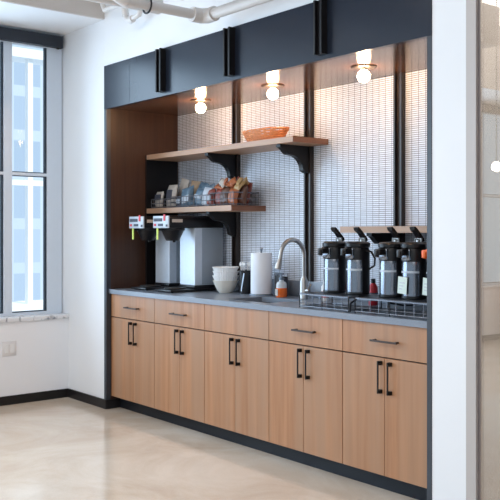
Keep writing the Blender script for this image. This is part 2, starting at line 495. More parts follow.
for k in range(5):
    x0, x1 = seams[k], seams[k + 1]
    g = .0018
    c = thing('base_cabinet', cab_labels[k], 'cabinet', (0, 0, 0), 0, 'base cabinets of the coffee counter')
    cb = BM()
    box(cb, x0 + .001, x1 - .001, YD + .02, .62, ZD0 + .004, .118); box(cb, x0 + .001, x0 + .018, YD + .02, .62, .118, .865)
    box(cb, x1 - .018, x1 - .001, YD + .02, .62, .118, .865); box(cb, x0 + .018, x1 - .018, .60, .62, .118, .865)
    box(cb, x0 + .018, x1 - .018, YD + .02, YD + .04, .118, .865)
    obj('cabinet_body', cb, 'carcass', c)
    for (a, bb, s) in ((x0 + g, mids[k] - g * .7, -1), (mids[k] + g * .7, x1 - g, 1)):
        d = BM(); bbox(d, a, bb, YD, YD + .019, ZD0, ZDT - g, .0012, 1)
        do = obj('door', d, 'cabwood', c)
        pull_v(do, mids[k] + .010 + s * .033, .603)
    d = BM(); bbox(d, x0 + g, x1 - g, YD, YD + .019, ZDR0 + g, ZDR1, .0012, 1)
    do = obj('drawer' if k != 2 else 'false_drawer_front', d, 'cabwood', c)
    if k != 2: pull_h(do, (x0 + x1) / 2 + .018, .79)

# countertop with the sink cut-out
SX0, SX1, SY0, SY1 = 1.37, 1.80, .125, .425
ct = thing('countertop', 'long grey quartz countertop over the wooden base cabinets', 'countertop')
b = BM(); z0, z1 = .8815, .915
CX0, CX1, CY0, CY1 = NL + .0015, NR, .018, NB - .001
for (x0, x1, y0, y1) in ((CX0, SX0, CY0, CY1), (SX1, CX1, CY0, CY1), (SX0, SX1, CY0, SY0), (SX0, SX1, SY1, CY1)):
    box(b, x0, x1, y0, y1, z0, z1)
bmesh.ops.remove_doubles(b, verts=b.verts[:], dist=1e-5)
obj('worktop', b, 'counter', ct)
bx('backsplash', 'counter', ct, CX0, CX1, NB - .020, NB - .0015, .915, 1.022, .002)
sk = thing('sink', 'dark undermount sink set into the grey countertop', 'sink', (0, 0, 0))
b = BM()
t = .004; zb = .72
box(b, SX0 - .012, SX0, SY0 - .012, SY1 + .012, zb, .881); box(b, SX1, SX1 + .012, SY0 - .012, SY1 + .012, zb, .881)
box(b, SX0, SX1, SY0 - .012, SY0, zb, .881); box(b, SX0, SX1, SY1, SY1 + .012, zb, .881)
box(b, SX0, SX1, SY0, SY1, zb, zb + .006)
obj('basin', b, 'blackm', sk)
b = BM(); lathe(b, [(0, .008), (.018, .006), (.04, .009), (.045, .0062), (.045, .0055)], ((SX0 + SX1) / 2, (SY0 + SY1) / 2, zb), 24)
obj('drain', b, 'satin', sk, True)

# ------------------------------------------------------------------ ribs on the fascia, wall posts, lamps
PX = [.822, 1.606, 2.392]
pos = ['left', 'middle', 'right']
b = BM()
box(b, -.032, -.018, -.045, 0, 0, .296); box(b, .018, .032, -.045, 0, 0, .296); box(b, -.018, .018, -.026, 0, 0, .296)
rib0 = obj('fascia_rib', b, 'rib')
rib0.location = (.820, -.0045, 2.318)
tag(rib0, 'leftmost of the three black ribs on the charcoal fascia', 'rib', 'black ribs on the fascia')
dup(rib0, (1.592, -.0045, 2.318), label='middle one of the three black ribs on the charcoal fascia')
dup(rib0, (2.404, -.0045, 2.318), label='rightmost of the three black ribs on the charcoal fascia')

b = BM(); ph = ZN - 1.023
box(b, -.031, -.019, -.035, 0, 0, ph); box(b, .019, .031, -.035, 0, 0, ph); box(b, -.019, .019, -.016, 0, 0, ph)
post0 = obj('wall_post', b, mat('lamp_warmed_black_steel', (.022, .015, .013), .4))  # warm lamp reflection put into the steel's colour as brown
post0.location = (PX[0], NB - .001, 1.0225)
tag(post0, 'black vertical wall post behind the bowls, leftmost of three', 'post', 'black posts on the tiled wall')
dup(post0, (PX[1], NB - .001, 1.0225), label='black vertical wall post between the tap and the first airpot')
dup(post0, (PX[2], NB - .001, 1.0225), label='black vertical wall post rising behind the airpots, rightmost of three')

def lamp(x, y, label):
    t = thing('ceiling_lamp', label, 'lamp', (x, y, ZN), 0, 'bare bulb lamps in the niche ceiling')
    b = BM(); lathe(b, [(0, 0), (.072, 0), (.076, -.003), (.072, -.006), (.02, -.007), (0, -.007)], n=36)
    obj('ceiling_plate', b, M['pull2'], t, True)
    b = BM(); lathe(b, [(.018, -.007), (.018, -.018), (.0, -.018)], n=20); obj('socket', b, 'satin', t, True)
    b = BM(); r = .037
    prof = [(.012, -.018)] + [(r * math.sin(a), -.054 + r * math.cos(a)) for a in [R(25 + 155 * q / 12) for q in range(13)]]
    prof[-1] = (0, prof[-1][1])
    lathe(b, prof, n=28); obj('bulb', b, 'bulb', t, True)
    return t
L0 = lamp(.800, .33, 'leftmost lit bulb lamp in the wood niche ceiling')
dup(L0, (1.594, .33, ZN), label='middle lit bulb lamp in the wood niche ceiling')
dup(L0, (2.392, .33, ZN), label='rightmost lit bulb lamp in the wood niche ceiling')

# ------------------------------------------------------------------ shelves, brackets
def shelf(x0, x1, z0, z1, label):
    b = BM(); yb_ = NB - .0015
    pts = [(x0, .343), (x1 - .004, .343), (x1 - .004, yb_)]
    for p in reversed([q for q in PX if x0 < q < x1]):
        pts += [(p + .033, yb_), (p + .033, NB - .0375), (p - .033, NB - .0375), (p - .033, yb_)]
    pts += [(x0, yb_)]
    prism(b, pts, 'Z', z0, z1)
    o = obj('wall_shelf', b, 'shelfwood'); tag(o, label, 'shelf', 'wooden wall shelves in the niche')
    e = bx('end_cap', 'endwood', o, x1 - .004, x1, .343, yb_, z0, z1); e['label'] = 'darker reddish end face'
    return o
shelf(NL + .024, 1.774, 1.920, 1.957, 'long upper wood shelf carrying the copper basket')
shelf(NL + .024, 1.143, 1.498, 1.536, 'lower wood shelf carrying the snack bags')
shelf(2.190, NR - .002, 1.345, 1.382, 'wood shelf behind and above the airpots')

def bracket(x, ztop, tip, label, h=.17):
    # ogee outline in (y, z): flat top under the shelf, S-curve down to the post
    yb_ = NB - .037; d = yb_ - tip
    pts = [(yb_, 0), (yb_ - d, 0), (yb_ - d, -.018)]
    for q in range(1, 8):          # first hollow
        a = q / 7; pts.append((yb_ - d + d * .30 * a, -.018 - .045 * (1 - math.cos(a * PI)) / 2))
    pts.append((yb_ - d * .62, -.066))
    for q in range(1, 9):          # round shoulder
        a = q / 8 * PI / 2
        pts.append((yb_ - d * .62 + d * .42 * math.sin(a), -.066 - (h - .075) * (1 - math.cos(a))))
    pts += [(yb_ - d * .14, -h), (yb_, -h - .012)]
    b = BM(); prism(b, pts, 'X', -.020, .020)
    o = obj('shelf_bracket', b, 'rib'); o.location = (x, 0, ztop)
    tag(o, label, 'bracket', 'black curved shelf brackets')
    return o
bracket(PX[0], 1.9195, .365, 'black curved bracket under the upper shelf, above the snack bags')
bracket(PX[1], 1.9195, .365, 'black curved bracket under the right end of the upper shelf')
bracket(PX[0], 1.4975, .375, 'black curved bracket under the lower shelf beside the brewer')
bracket(PX[2], 1.3445, .375, 'black curved bracket under the shelf behind the airpots')
b = BM(); box(b, NL + .001, NL + .022, .345, NB - .024, .9155, 1.957)
tag(obj('end_panel', b, 'rib'), 'flat black support panel at the left end of both shelves', 'panel')

# ------------------------------------------------------------------ pipes and duct above the fascia
pp = thing('sprinkler_pipe', 'thick white painted pipe with an elbow running above the fascia', 'pipe', (1.51, -.15, 2.68))
b = BM(); tube(b, [(0, 0, 0), (.4, 0, 0), (7.05, 0, 0)], .034, 14); tube(b, [(.0, -.004, 0), (0, -.28, 0), (0, -.56, 0)], .030, 14)
obj('pipe_run', b, 'pipe', pp, True)
b = BM(); tube(b, [(.10, 0, 0), (.03, 0, 0), (0, -.03, 0), (0, -.10, 0)], .046, 14); obj('elbow', b, 'pipe', pp, True)
b = BM(); tube(b, [(0, -.56, 0), (0, -.62, .02), (0, -.64, .08), (0, -.64, .7)], .04, 14); obj('riser', b, 'pipe', pp, True)
b = BM(); tube(b, [(.047 * math.cos(a), -.42, .047 * math.sin(a)) for a in [2 * PI * q / 20 for q in range(20)]], .006, 6, True)
tube(b, [(0, -.42, .047), (0, -.42, ZC - 2.69)], .005, 6)
obj('hanger_ring', b, 'blackm', pp, True)
cp = BM(); tube(cp, [(.15, -.10, ZC), (.15, -.10, 3.05), (.18, -.10, 3.0), (.40, -.10, 3.0), (.46, -.10, 2.97), (.49, -.10, 2.88), (.53, -.10, 2.855), (.66, -.10, 2.87), (.70, -.10, 2.93), (.70, -.10, 3.0), (.70, -.10, ZC)], .019, 12)
c = obj('conduit', cp, 'pipe', smooth=True); tag(c, 'thin bent white conduit high on the wall left of the thick pipe', 'pipe')
b = BM(); tube(b, [(.46, -.10, 2.985), (.48, -.10, 2.90)], .026, 12); tube(b, [(.54, -.10, 2.855), (.58, -.10, 2.857)], .026, 12)
obj('coupling', b, 'pipe', c, True)
b = BM(); bbox(b, 1.74, 2.13, -2.0, -.42, 2.70, 2.98, .01); d = obj('air_duct', b, 'duct', smooth=True)
tag(d, 'boxy beige painted duct above the thick pipe', 'duct')
b = BM(); bbox(b, 1.72, 2.15, -.50, -.46, 2.68, 3.0, .005); obj('duct_flange', b, 'duct', d)
b = BM(); tube(b, [(1.15, -2.4, 2.80), (1.15, -.25, 2.80)], .05, 14); p2 = obj('branch_pipe', b, 'pipe', smooth=True)
tag(p2, 'white painted pipe running toward the viewer, left of the duct', 'pipe')

# ------------------------------------------------------------------ outlet on the knee wall
t = thing('outlet_plate', 'white double outlet plate low on the wall under the window', 'outlet', (-.5915, -.512, .44))
b = BM(); bbox(b, 0, .007, -.058, .058, -.058, .058, .003); obj('face_plate', b, 'outlet', t, True)
for s in (-.024, .024):
    b = BM(); bbox(b, .006, .0095, s - .016, s + .016, -.034, .034, .001); obj('socket', b, M['white'], t)

# ------------------------------------------------------------------ coffee brewers
def brewer(x, label):
    t = thing('coffee_brewer', label, 'coffee brewer', (x, 0, .9155), 0, 'twin steel coffee brewers')
    b = BM(); bbox(b, -.105, .105, .135, .615, .004, .020, .004); bbox(b, -.10, .10, .345, .61, .02, .045, .003)
    for sx in (-.08, .08):
        for sy in (.16, .58): cyl(b, (sx, sy, 0), .012, .006, 10)
    obj('base', b, 'blackp', t, True)
    b = BM(); lathe(b, [(0, .02), (.078, .02), (.082, .026), (.078, .032), (.070, .029), (0, .029)], (0, .245, 0), 32); obj('warmer_plate', b, 'blackm', t, True)
    b = BM(); bbox(b, -.097, .097, .352, .608, .045, .466, .003, 1); obj('steel_column', b, 'steel', t)
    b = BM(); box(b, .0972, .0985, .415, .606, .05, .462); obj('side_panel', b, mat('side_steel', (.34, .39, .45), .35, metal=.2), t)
    b = BM(); bbox(b, -.10, .10, .128, .612, .466, .540, .004); bbox(b, -.096, .096, .135, .60, .540, .552, .003); obj('brew_head', b, 'blackp', t, True)
    fp = bx('front_panel', 'palebag', t, -.10, .10, .118, .128, .464, .552, .002)
    for (a, c2, z0, z1, mm, nm) in ((-.085, -.060, .478, .496, 'red', 'button'), (.040, .062, .515, .562, 'red', 'button'), (-.088, -.055, .512, .535, 'ink', 'button'), (-.05, .02, .512, .535, 'ink', 'display'), (-.03, .03, .478, .496, 'ink', 'label_strip'), (.07, .09, .474, .49, 'ink', 'label_strip')):
        bx(nm, mm, fp, a, c2, .1135, .1182, z0, z1, .001)
    b = BM(); box(b, .1002, .1015, .15, .24, .505, .528); obj('label_strip', b, 'whitebag', t)
    b = BM(); lathe(b, [(0, .372), (.045, .372), (.05, .378), (.082, .445), (.088, .450), (.088, .4655), (0, .4655)], (0, .222, 0), 32)
    fu = obj('brew_basket', b, 'blackp', t, True)
    b = BM(); bbox(b, -.012, .012, .095, .15, .445, .4625, .004); bx_ = obj('basket_handle', b, 'blackp', fu, True)
    b = BM(); bbox(b, -.010, .010, .088, .094, .380, .4625, .002); obj('lime_tag', b, 'lime', t)
    b = BM(); lathe(b, [(.0, .36), (.010, .36), (.012, .372)], (0, .235, 0), 12); obj('drip_spout', b, 'blackp', fu, True)
    return t
B0 = brewer(.268, 'left coffee brewer with red buttons, nearest the dark side wall')
dup(B0, (.602, 0, .9155), label='right coffee brewer with red buttons, beside the stack of bowls')

# ------------------------------------------------------------------ bowls
def bowl_bm(r, h, flute):
    b = BM()
    prof = [(0, .004), (r * .42, .004), (r * .45, 0), (r * .5, .001), (r * .52, .006)]
    for q in range(1, 11):
        a = q / 10
        prof.append((r * (.52 + .44 * a ** .72), .006 + (h - .012) * a))
    prof += [(r * .985, h - .005), (r, h - .003), (r * .99, h)]
    inner = [(rr - .005, zz + .002) for rr, zz in prof[5:-3]][::-1]
    prof += inner + [(0, .012)]
    lathe(b, prof, n=96, ripple=.03 if flute else 0, rn=30, r0=r * .6)
    return b
bx0, by0 = .905, .475
zz = .9155
lbl = ['cream bowl at the bottom of the stack beside the brewer', 'white fluted bowl second from the bottom of the stack', 'white fluted bowl third from the bottom of the stack', 'white fluted bowl on top of the stack beside the brewer']
for k, (dz, h, mm, rr) in enumerate(((0, .088, 'cream', .094), (.034, .088, 'ceramic', .094), (.064, .088, 'ceramic', .0945), (.094, .088, 'ceramic', .095))):
    o = obj('bowl', bowl_bm(rr, h, k > 0), mm, smooth=True, loc=(bx0, by0, zz + dz + .001 * k))
    o.rotation_euler = (R(1.2) * (k % 2 * 2 - 1) * (k > 1), 0, k * .2)
    tag(o, lbl[k], 'bowl', 'stacked bowls')

# ------------------------------------------------------------------ utensil crock
t = thing('utensil_caddy', 'dark utensil caddy with pale plastic cutlery between bowls and paper towels', 'caddy', (1.072, .53, .9155))
b = BM(); 
prof = [(0, 0), (.042, 0), (.045, .003), (.052, .16), (.052, .165), (.048, .165), (.041, .01), (0, .01)]
lathe(b, prof, n=28); obj('cup', b, 'blackp', t, True)
b = BM(); box(b, -.004, .004, -.050, -.046, .02, .15, Matrix.Rotation(R(14), 4, 'Y')); obj('clip_strip', b, 'steel', t)
for q in range(6):
    a = q * 1.05; c_ = Vector((.025 * math.cos(a), .025 * math.sin(a), .1)); d_ = Vector((.018 * math.cos(a), .018 * math.sin(a), .13))
    b = BM(); tube(b, [c_, c_ + d_ * .7], .0035, 6)
    mm_ = Matrix.Translation(c_ + d_ * .82) @ Matrix.Diagonal((.011, .005, .017, 1))
    bmesh.ops.create_uvsphere(b, u_segments=10, v_segments=6, radius=1, matrix=mm_)
    obj('plastic_spoon', b, 'white', t, True)

# ------------------------------------------------------------------ paper towel roll on holder
t = thing('paper_towel_holder', 'dark round paper towel holder with a thin centre rod', 'paper towel holder', (1.276, .50, .9155))
b = BM(); lathe(b, [(0, 0), (.082, 0), (.084, .003), (.082, .010), (0, .012)], n=36); obj('base', b, 'darksteel', t, True)
b = BM(); lathe(b, [(.006, .01), (.006, .305), (.009, .31), (.012, .318), (.009, .326), (0, .328)], n=16); obj('rod', b, 'darksteel', t, True)
t2 = thing('paper_towel_roll', 'tall white roll of paper towels standing on its holder', 'paper towels', (1.276, .50, .928))
b = BM(); lathe(b, [(.021, 0), (.072, 0), (.0735, .004), (.0735, .276), (.072, .28), (.021, .28), (.021, 0)], n=40); obj('paper', b, 'paper', t2, True)
b = BM(); lathe(b, [(.0195, .001), (.0208, .001), (.0208, .279), (.0195, .279), (.0195, .001)], n=24); obj('cardboard_core', b, 'kraft', t2, True)

# black mesh holder right of the roll
t = thing('napkin_holder', 'black upright mesh holder between the paper towels and soap', 'holder', (1.415, .560, .9155))
b = BM(); box(b, -.03, .03, -.035, -.032, 0, .15); box(b, -.03, .03, .032, .035, 0, .13); box(b, -.03, .03, -.032, .032, 0, .004)
obj('mesh_body', b, 'wire', t)
b = BM()
for s in (-.033, .033): tube(b, [(-.03, s, .002), (-.03, s, .155), (.03, s, .155), (.03, s, .002)], .003, 6)
obj('wire_rim', b, 'gwire', t)
b = BM(); box(b, -.027, .027, -.028, .028, .004, .12); obj('napkins', b, 'ink', t)

# soap bottle
t = thing('soap_bottle', 'clear pump bottle of orange soap beside the tap', 'soap bottle', (1.486, .50, .9155))
b = BM(); lathe(b, [(0, 0), (.034, 0), (.037, .004), (.037, .062), (0, .062)], n=28); obj('soap', b, 'soap', t, True)
b = BM(); lathe(b, [(.037, .0622), (.037, .085), (.030, .100), (.016, .106), (.014, .115), (0, .115)], n=28); obj('bottle_top', b, 'clearp', t, True)
b = BM(); lathe(b, [(0, .115), (.017, .115), (.018, .13), (.006, .132), (.006, .150), (.016, .152), (.016, .160), (0, .162)], n=20); tube(b, [(0, 0, .156), (-.01, -.03, .156), (-.013, -.042, .148)], .005, 8); obj('pump', b, 'darksteel', t, True)
b = BM(); box(b, -.02, .006, -.0395, -.0372, .012, .055); obj('label', b, 'whitebag', t)

# tap
FX, FY = 1.70, .505
t = thing('kitchen_tap', 'brushed gooseneck pull-down tap arching over the sink', 'tap', (FX, FY, .9155))
b = BM(); lathe(b, [(0, 0), (.028, 0), (.029, .004), (.027, .010), (.026, .115), (.019, .135), (.0135, .15), (0, .15)], n=28); obj('tap_body', b, 'satin', t, True)
b = BM()
pts = [(0, 0, .11), (0, 0, .20), (0, 0, .285)]
rr = .100
for q in range(1, 15):
    a = PI * q / 15 * 1.0
    pts.append((0, -rr + rr * math.cos(a), .285 + rr * math.sin(a)))
pts.append((0, -2 * rr - .006, .262))
tube(b, pts, .0140, 14); obj('gooseneck', b, 'satin', t, True)
b = BM(); tube(b, [(0, -2 * rr - .006, .264), (0, -2 * rr - .010, .25), (0, -2 * rr - .020, .225), (0, -2 * rr - .026, .200)], [.0155, .018, .021, .0215], 16); obj('spray_head', b, 'satin', t, True)
b = BM(); tube(b, [(.018, 0, .055), (.05, 0, .057)], .014, 12); tube(b, [(.045, 0, .06), (.065, -.01, .085), (.085, -.02, .10)], [.008, .007, .006], 10); obj('lever', b, 'satin', t, True)

# ------------------------------------------------------------------ airpots on wire racks
ZR = 1.000
def rack(x0, x1, label):
    t = thing('airpot_rack', label, 'rack', ((x0 + x1) / 2, .19, .9155), 0, 'black wire racks under the airpots')
    w = (x1 - x0) / 2; d = .135; h = ZR - .9155 - .001
    b = BM()
    for (sx0, sx1, sy0, sy1) in ((-w, w, -d, -d + .012), (-w, w, d - .012, d), (-w, -w + .012, -d, d), (w - .012, w, -d, d)):
        box(b, sx0, sx1, sy0, sy1, h - .007, h)
    n = int((x1 - x0) / .014)
    for q in range(1, n):
        xx = -w + 2 * w * q / n; box(b, xx - .0035, xx + .0035, -d, d, h - .004, h - .0005)
    obj('top_grate', b, 'gwire', t)
    r = .0035
    for sx in (-w + .01, -w * .05, w - .01):
        for sy in (-d + .004, d - .004):
            b = BM(); tube(b, [(sx, sy, .0005), (sx, sy, h - .008)], r, 6)
            obj('leg', b, 'wire', t)
    b = BM()
    tube(b, [(-w + .01, -d + .004, .010), (w - .01, -d + .004, .010), (w - .01, d - .004, .010), (-w + .01, d - .004, .010)], r, 6, True)
    for q in range(1, 8):
        xx = -w + 2 * w * q / 8; tube(b, [(xx, -d + .004, .010), (xx, d - .004, .010)], .002, 5)
    obj('lower_wires', b, 'gwire', t)
    b = BM(); nb = int((x1 - x0) / .055)
    for q in range(1, nb):
        xx = -w + 2 * w * q / nb; tube(b, [(xx, -d + .004, .010), (xx, -d + .004, h - .006)], .0022, 5)
    tube(b, [(-w + .01, -d + .004, .030), (w - .01, -d + .004, .030)], .0022, 5)
    obj('front_bars', b, 'gwire', t)
    return t
rack(2.135, 2.545, 'black wire rack under the two left airpots')
rack(2.575, 3.105, 'black wire rack under the three right airpots')

def airpot(x, label, tagged=False, orange=False, handle=False):
    t = thing('airpot', label, 'airpot', (x, .225, ZR - .022), 0, 'airpots in a row')
    rb = .066
    b = BM(); lathe(b, [(0, .0225), (rb - .004, .0225), (rb, .026), (rb, .036), (rb - .004, .038)], n=36); obj('foot_ring', b, 'blackp', t, True)
    b = BM(); lathe(b, [(rb - .003, .038), (rb - .003, .155)] + [(rb - .003, .163), (rb - .003, .215), (rb - .006, .222)], n=40); obj('steel_body', b, 'potsteel', t, True)
    b = BM(); lathe(b, [(rb - .0025, .158), (rb - .0015, .158), (rb - .0015, .168), (rb - .0025, .168)], n=40); obj('pale_band', b, 'palebag', t, True)
    # black shell round the back half stands in for the body's dark reflection
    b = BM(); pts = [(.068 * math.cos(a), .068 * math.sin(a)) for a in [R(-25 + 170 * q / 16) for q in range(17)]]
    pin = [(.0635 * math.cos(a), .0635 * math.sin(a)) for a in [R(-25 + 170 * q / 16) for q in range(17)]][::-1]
    prism(b, pts + pin, 'Z', .039, .22); obj('dark_reflection_shell', b, 'blackp', t, True)
    b = BM(); lathe(b, [(rb - .006, .215), (rb + .001, .220), (rb + .002, .262), (rb - .004, .285), (rb + .004, .290), (rb + .005, .308), (rb - .006, .316), (0, .320)], n=40)
    obj('collar', b, 'blackp', t, True)
    b = BM(); bbox(b, -.03, .03, -.066 - .004, -.03, .222, .282, .008); obj('front_plate', b, 'potsteel', t, True)
    # spout pointing into the room
    b = BM(); tube(b, [(0, -.055, .272), (0, -.085, .272), (0, -.112, .262), (0, -.118, .240)], [.016, .017, .017, .0135], 14)
    bbox(b, -.022, .022, -.118, -.06, .248, .282, .008)
    obj('spout', b, 'orange' if orange else 'blackp', t, True)
    # lever and its hinge
    b = BM(); prism(b, [(.068, .324), (.062, .338), (.010, .388), (-.008, .400), (-.018, .396), (-.012, .380), (.014, .364), (.052, .318)], 'X', -.016, .016)
    obj('pump_lever', b, 'blackp', t)
    b = BM(); tube(b, [(-.02, .035, .300), (-.02, .036, .336), (.02, .036, .336), (.02, .035, .300)], .006, 8); cyl(b, (0, .036, .300), .012, .03, 14); obj('hinge', b, 'satin', t, True)
    # carry handle hanging at the side
    if handle: b = BM(); tube(b, [(.064, .0, .27), (.085, .02, .262), (.098, .035, .225), (.090, .04, .185), (.066, .02, .165)], .006, 8); obj('carry_handle', b, 'blackp', t, True)
    if tagged:
        c_ = BM(); box(c_, -.030, .030, -.0015, 0, -.088, 0, Matrix.Translation((-.012, -.074, .138)) @ Matrix.Rotation(R(4), 4, 'Y'))
        o = obj('hang_tag', c_, 'tag', t)
        q = BM()
        for k in range(3): box(q, -.02, .016 - .008 * k, -.0025, -.0016, -.034 - .016 * k, -.028 - .016 * k, Matrix.Translation((-.012, -.074, .138)) @ Matrix.Rotation(R(4), 4, 'Y'))
        obj('tag_print', q, M['clearp'], o)
    return t
A = airpot(2.262, 'leftmost airpot, first to the right of the tap')
airpot(2.444, 'second airpot from the left, with its carry handle hanging at the side', handle=True)
dup(A, (2.692, .225, ZR - .022), label='third airpot from the left, without a hanging tag')
airpot(2.848, 'fourth airpot from the left with a pale green card hung low', True)
airpot(3.012, 'rightmost airpot with orange spout, half hidden by the portal post', True, True)

# little bottles behind the airpots
def small_bottle(x, y, m, cap, label, s=1.):
    t = thing('small_bottle', label, 'bottle', (x, y, .9155))
    b = BM(); lathe(b, [(0, 0), (.020 * s, 0), (.022 * s, .003), (.022 * s, .085 * s), (.010 * s, .105 * s), (0, .105 * s)], n=22); obj('bottle_body', b, m, t, True)
    b = BM(); lathe(b, [(0, .105 * s), (.011 * s, .105 * s), (.011 * s, .125 * s), (0, .126 * s)], n=16); obj('cap', b, cap, t, True)
    b = BM(); lathe(b, [(.0222 * s, .02 * s), (.0226 * s, .02 * s), (.0226 * s, .06 * s), (.0222 * s, .06 * s)], n=22); obj('label', b, 'pink' if m == 'white' else 'ink', t, True)
small_bottle(1.900, .50, 'white', 'white', 'small white and pink bottle left of the first airpot', 1.05)
small_bottle(2.300, .51, 'red', 'blackp', 'small dark red bottle in the gap between second and third airpots', 1.25)

# loose black power cord across the rack gap
b = BM(); tube(b, [(2.53, .60, .925), (2.54, .50, .93), (2.555, .38, .95), (2.558, .28, .99), (2.559, .12, 1.0), (2.558, .05, .965), (2.558, .045, .921)], .006, 8)
tag(obj('power_cord', b, 'blackp', smooth=True), 'black cord lying between the two airpot racks', 'cord')

# ------------------------------------------------------------------ copper tray on the upper shelf
t = thing('copper_basket', 'oblong coppery woven basket on the upper shelf', 'basket', (1.372, .455, 1.9575))
b = BM()
def ov(rx, ry, z, n=40): return [(rx * math.cos(2 * PI * q / n) * (1 + .0 * q), ry * math.sin(2 * PI * q / n), z) for q in range(n)]
for k in range(9):
    f = k / 8; tube(b, [(x_, y_, z_ + .003 * math.sin(8 * math.atan2(y_, x_) + k * PI)) for x_, y_, z_ in ov(.165 + .052 * f, .062 + .028 * f, .004 + .074 * f)], .0052, 6, True)
obj('woven_side', b, 'copper', t, True)
b = BM()
for q in range(28):
    a = 2 * PI * q / 28; tube(b, [(.163 * math.cos(a), .06 * math.sin(a), .002), (.219 * math.cos(a), .092 * math.sin(a), .084)], .0028, 5)
obj('uprights', b, 'copper', t)
b = BM(); prism(b, [(.165 * math.cos(2 * PI * q / 32), .062 * math.sin(2 * PI * q / 32)) for q in range(32)], 'Z', .0, .005); obj('basket_bottom', b, 'copper', t)

# ------------------------------------------------------------------ wire baskets with snack bags on the lower shelf
ZS = 1.5365
def wire_basket(x0, x1, h, label, m='gwire'):
    y0, y1 = .375, .60
    t = thing('wire_basket', label, 'basket', ((x0 + x1) / 2, (y0 + y1) / 2, ZS), 0, 'wire baskets on the lower shelf')
    w = (x1 - x0) / 2 - .003; d = (y1 - y0) / 2
    b = BM()
    for f in (.08, .5, 1.0):
        z = .004 + (h - .008) * f
        tube(b, [(-w, -d, z), (w, -d, z), (w, d, z), (-w, d, z)], .0028 if f < 1 else .004, 5, True)
    obj('rings', b, m, t)
    b = BM(); n = max(3, int(2 * w / .035))
    for q in range(n + 1):
        xx = -w + 2 * w * q / n
        tube(b, [(xx, -d, h - .006), (xx, -d, .004), (xx, d, .004), (xx, d, h - .006)], .0018, 5)
    obj('uprights', b, m, t)
    return t
bks = [(.075, .345, .075, 'black wire basket at the left end of the lower shelf'),
       (.350, .600, .085, 'wire basket holding the blue bags on the lower shelf'),
       (.605, .850, .085, 'wire basket holding the white and red packets, third along'),
       (.855, 1.130, .095, 'wire basket heaped with brown and orange bags, right end of the lower shelf')]
for a in bks: wire_basket(*a)

def bag_bm(w, h, d):
    """a pillow pouch with crimped top and bottom"""
    b = BM(); nx, nz = 8, 10; F = {}; 
    for s in (-1, 1):
        for i_ in range(nx + 1):
            for j in range(nz + 1):
                u = i_ / nx * 2 - 1; v = j / nz * 2 - 1
                edge = abs(u) == 1 or abs(v) == 1
                th = 0 if edge else d / 2 * ((1 - u ** 4) * (1 - v ** 4)) ** .6 * (1 + .12 * math.sin(5 * u + 3 * v + s))
                pinch = 1 - .10 * (1 - v * v) * (abs(u))
                key = (i_, j) if edge else (i_, j, s)
                if key not in F: F[key] = b.verts.new((u * w / 2 * pinch, s * th, h * (v + 1) / 2))
    def g(i_, j, s):
        return F.get((i_, j)) or F[(i_, j, s)]
    for s in (-1, 1):
        for i_ in range(nx):
            for j in range(nz):
                q = [g(i_, j, s), g(i_ + 1, j, s), g(i_ + 1, j + 1, s), g(i_, j + 1, s)]
                b.faces.new(q if s < 0 else q[::-1])
    return b
def bag(x, y, z, w, h, d, m, label, rx=0, ry=0, rz=0, patch=None, nm='snack_bag'):
    o = obj(nm, bag_bm(w, h, d), m, smooth=True)
    o.location = (x, y, z); o.rotation_euler = (R(rx), R(ry), R(rz))
    tag(o, label, 'snack bag', 'snack packets in the shelf baskets')
    if patch:
        pm, px0, px1, pz0, pz1 = patch
        q = BM(); box(q, px0 * w, px1 * w, -d / 2 - .006, -d / 2 + .004, pz0 * h, pz1 * h); obj('label_patch', q, pm, o)
    return o
ZB = ZS + .008
bag(.118, .42, ZB, .10, .125, .04, 'whitebag', 'small cream packet with dark label, leftmost on the lower shelf', -6, 0, 0, ('ink', -.36, .36, .45, .8))
bag(.185, .50, ZB, .08, .12, .035, 'ink', 'small dark packet beside the leftmost cream packet', -4, 0, 0)
bag(.270, .43, ZB, .125, .175, .05, 'whitebag', 'cream pouch with navy label, second group from the left', -8, 0, 0, ('ink', -.30, .25, .3, .75))
bag(.262, .53, ZB, .11, .225, .04, 'whitebag', 'tall cream pouch standing behind the navy labelled one', -4, 10, 0)
bag(.420, .54, ZB, .12, .20, .05, 'kraft', 'brown kraft pouch behind the blue bags', -4, 6, 10)
bag(.392, .43, ZB, .085, .08, .035, 'ink', 'short dark packet at the front left of the blue bags', -6, 0, 0, ('palebag', -.28, .28, .3, .7))
bag(.490, .43, ZB, .14, .155, .05, 'bluebag', 'blue foil bag with pale patch, front one', -14, -12, 8, ('palebag', -.2, .3, .15, .5))
bag(.528, .52, ZB, .13, .185, .05, 'bluebag', 'larger blue foil bag leaning behind the front one', -8, 10, -6)
bag(.655, .42, ZB, .12, .13, .05, 'bluebag', 'blue bag with pale stripes left of the white packet', -10, 6, 0, ('palebag', -.35, .35, .4, .6))
bag(.655, .52, ZB, .14, .16, .05, 'bluebag', 'blue bag at the back of the third basket', -4, -8, 0)
bag(.735, .415, ZB, .085, .135, .04, 'palebag', 'silvery white packet between blue bag and red packet', -8, 8, 0)
bag(.800, .42, ZB, .085, .12, .045, 'redbag', 'red packet with white patch, right of the silvery packet', -8, -4, 0, ('palebag', -.3, .3, .25, .55))
bag(.790, .52, ZB, .13, .15, .05, 'brownbag', 'dark brown bag at the back of the third basket', -4, 6, 0)
cols = ['brownbag', 'redbag', 'orangebag', 'yellowbag']
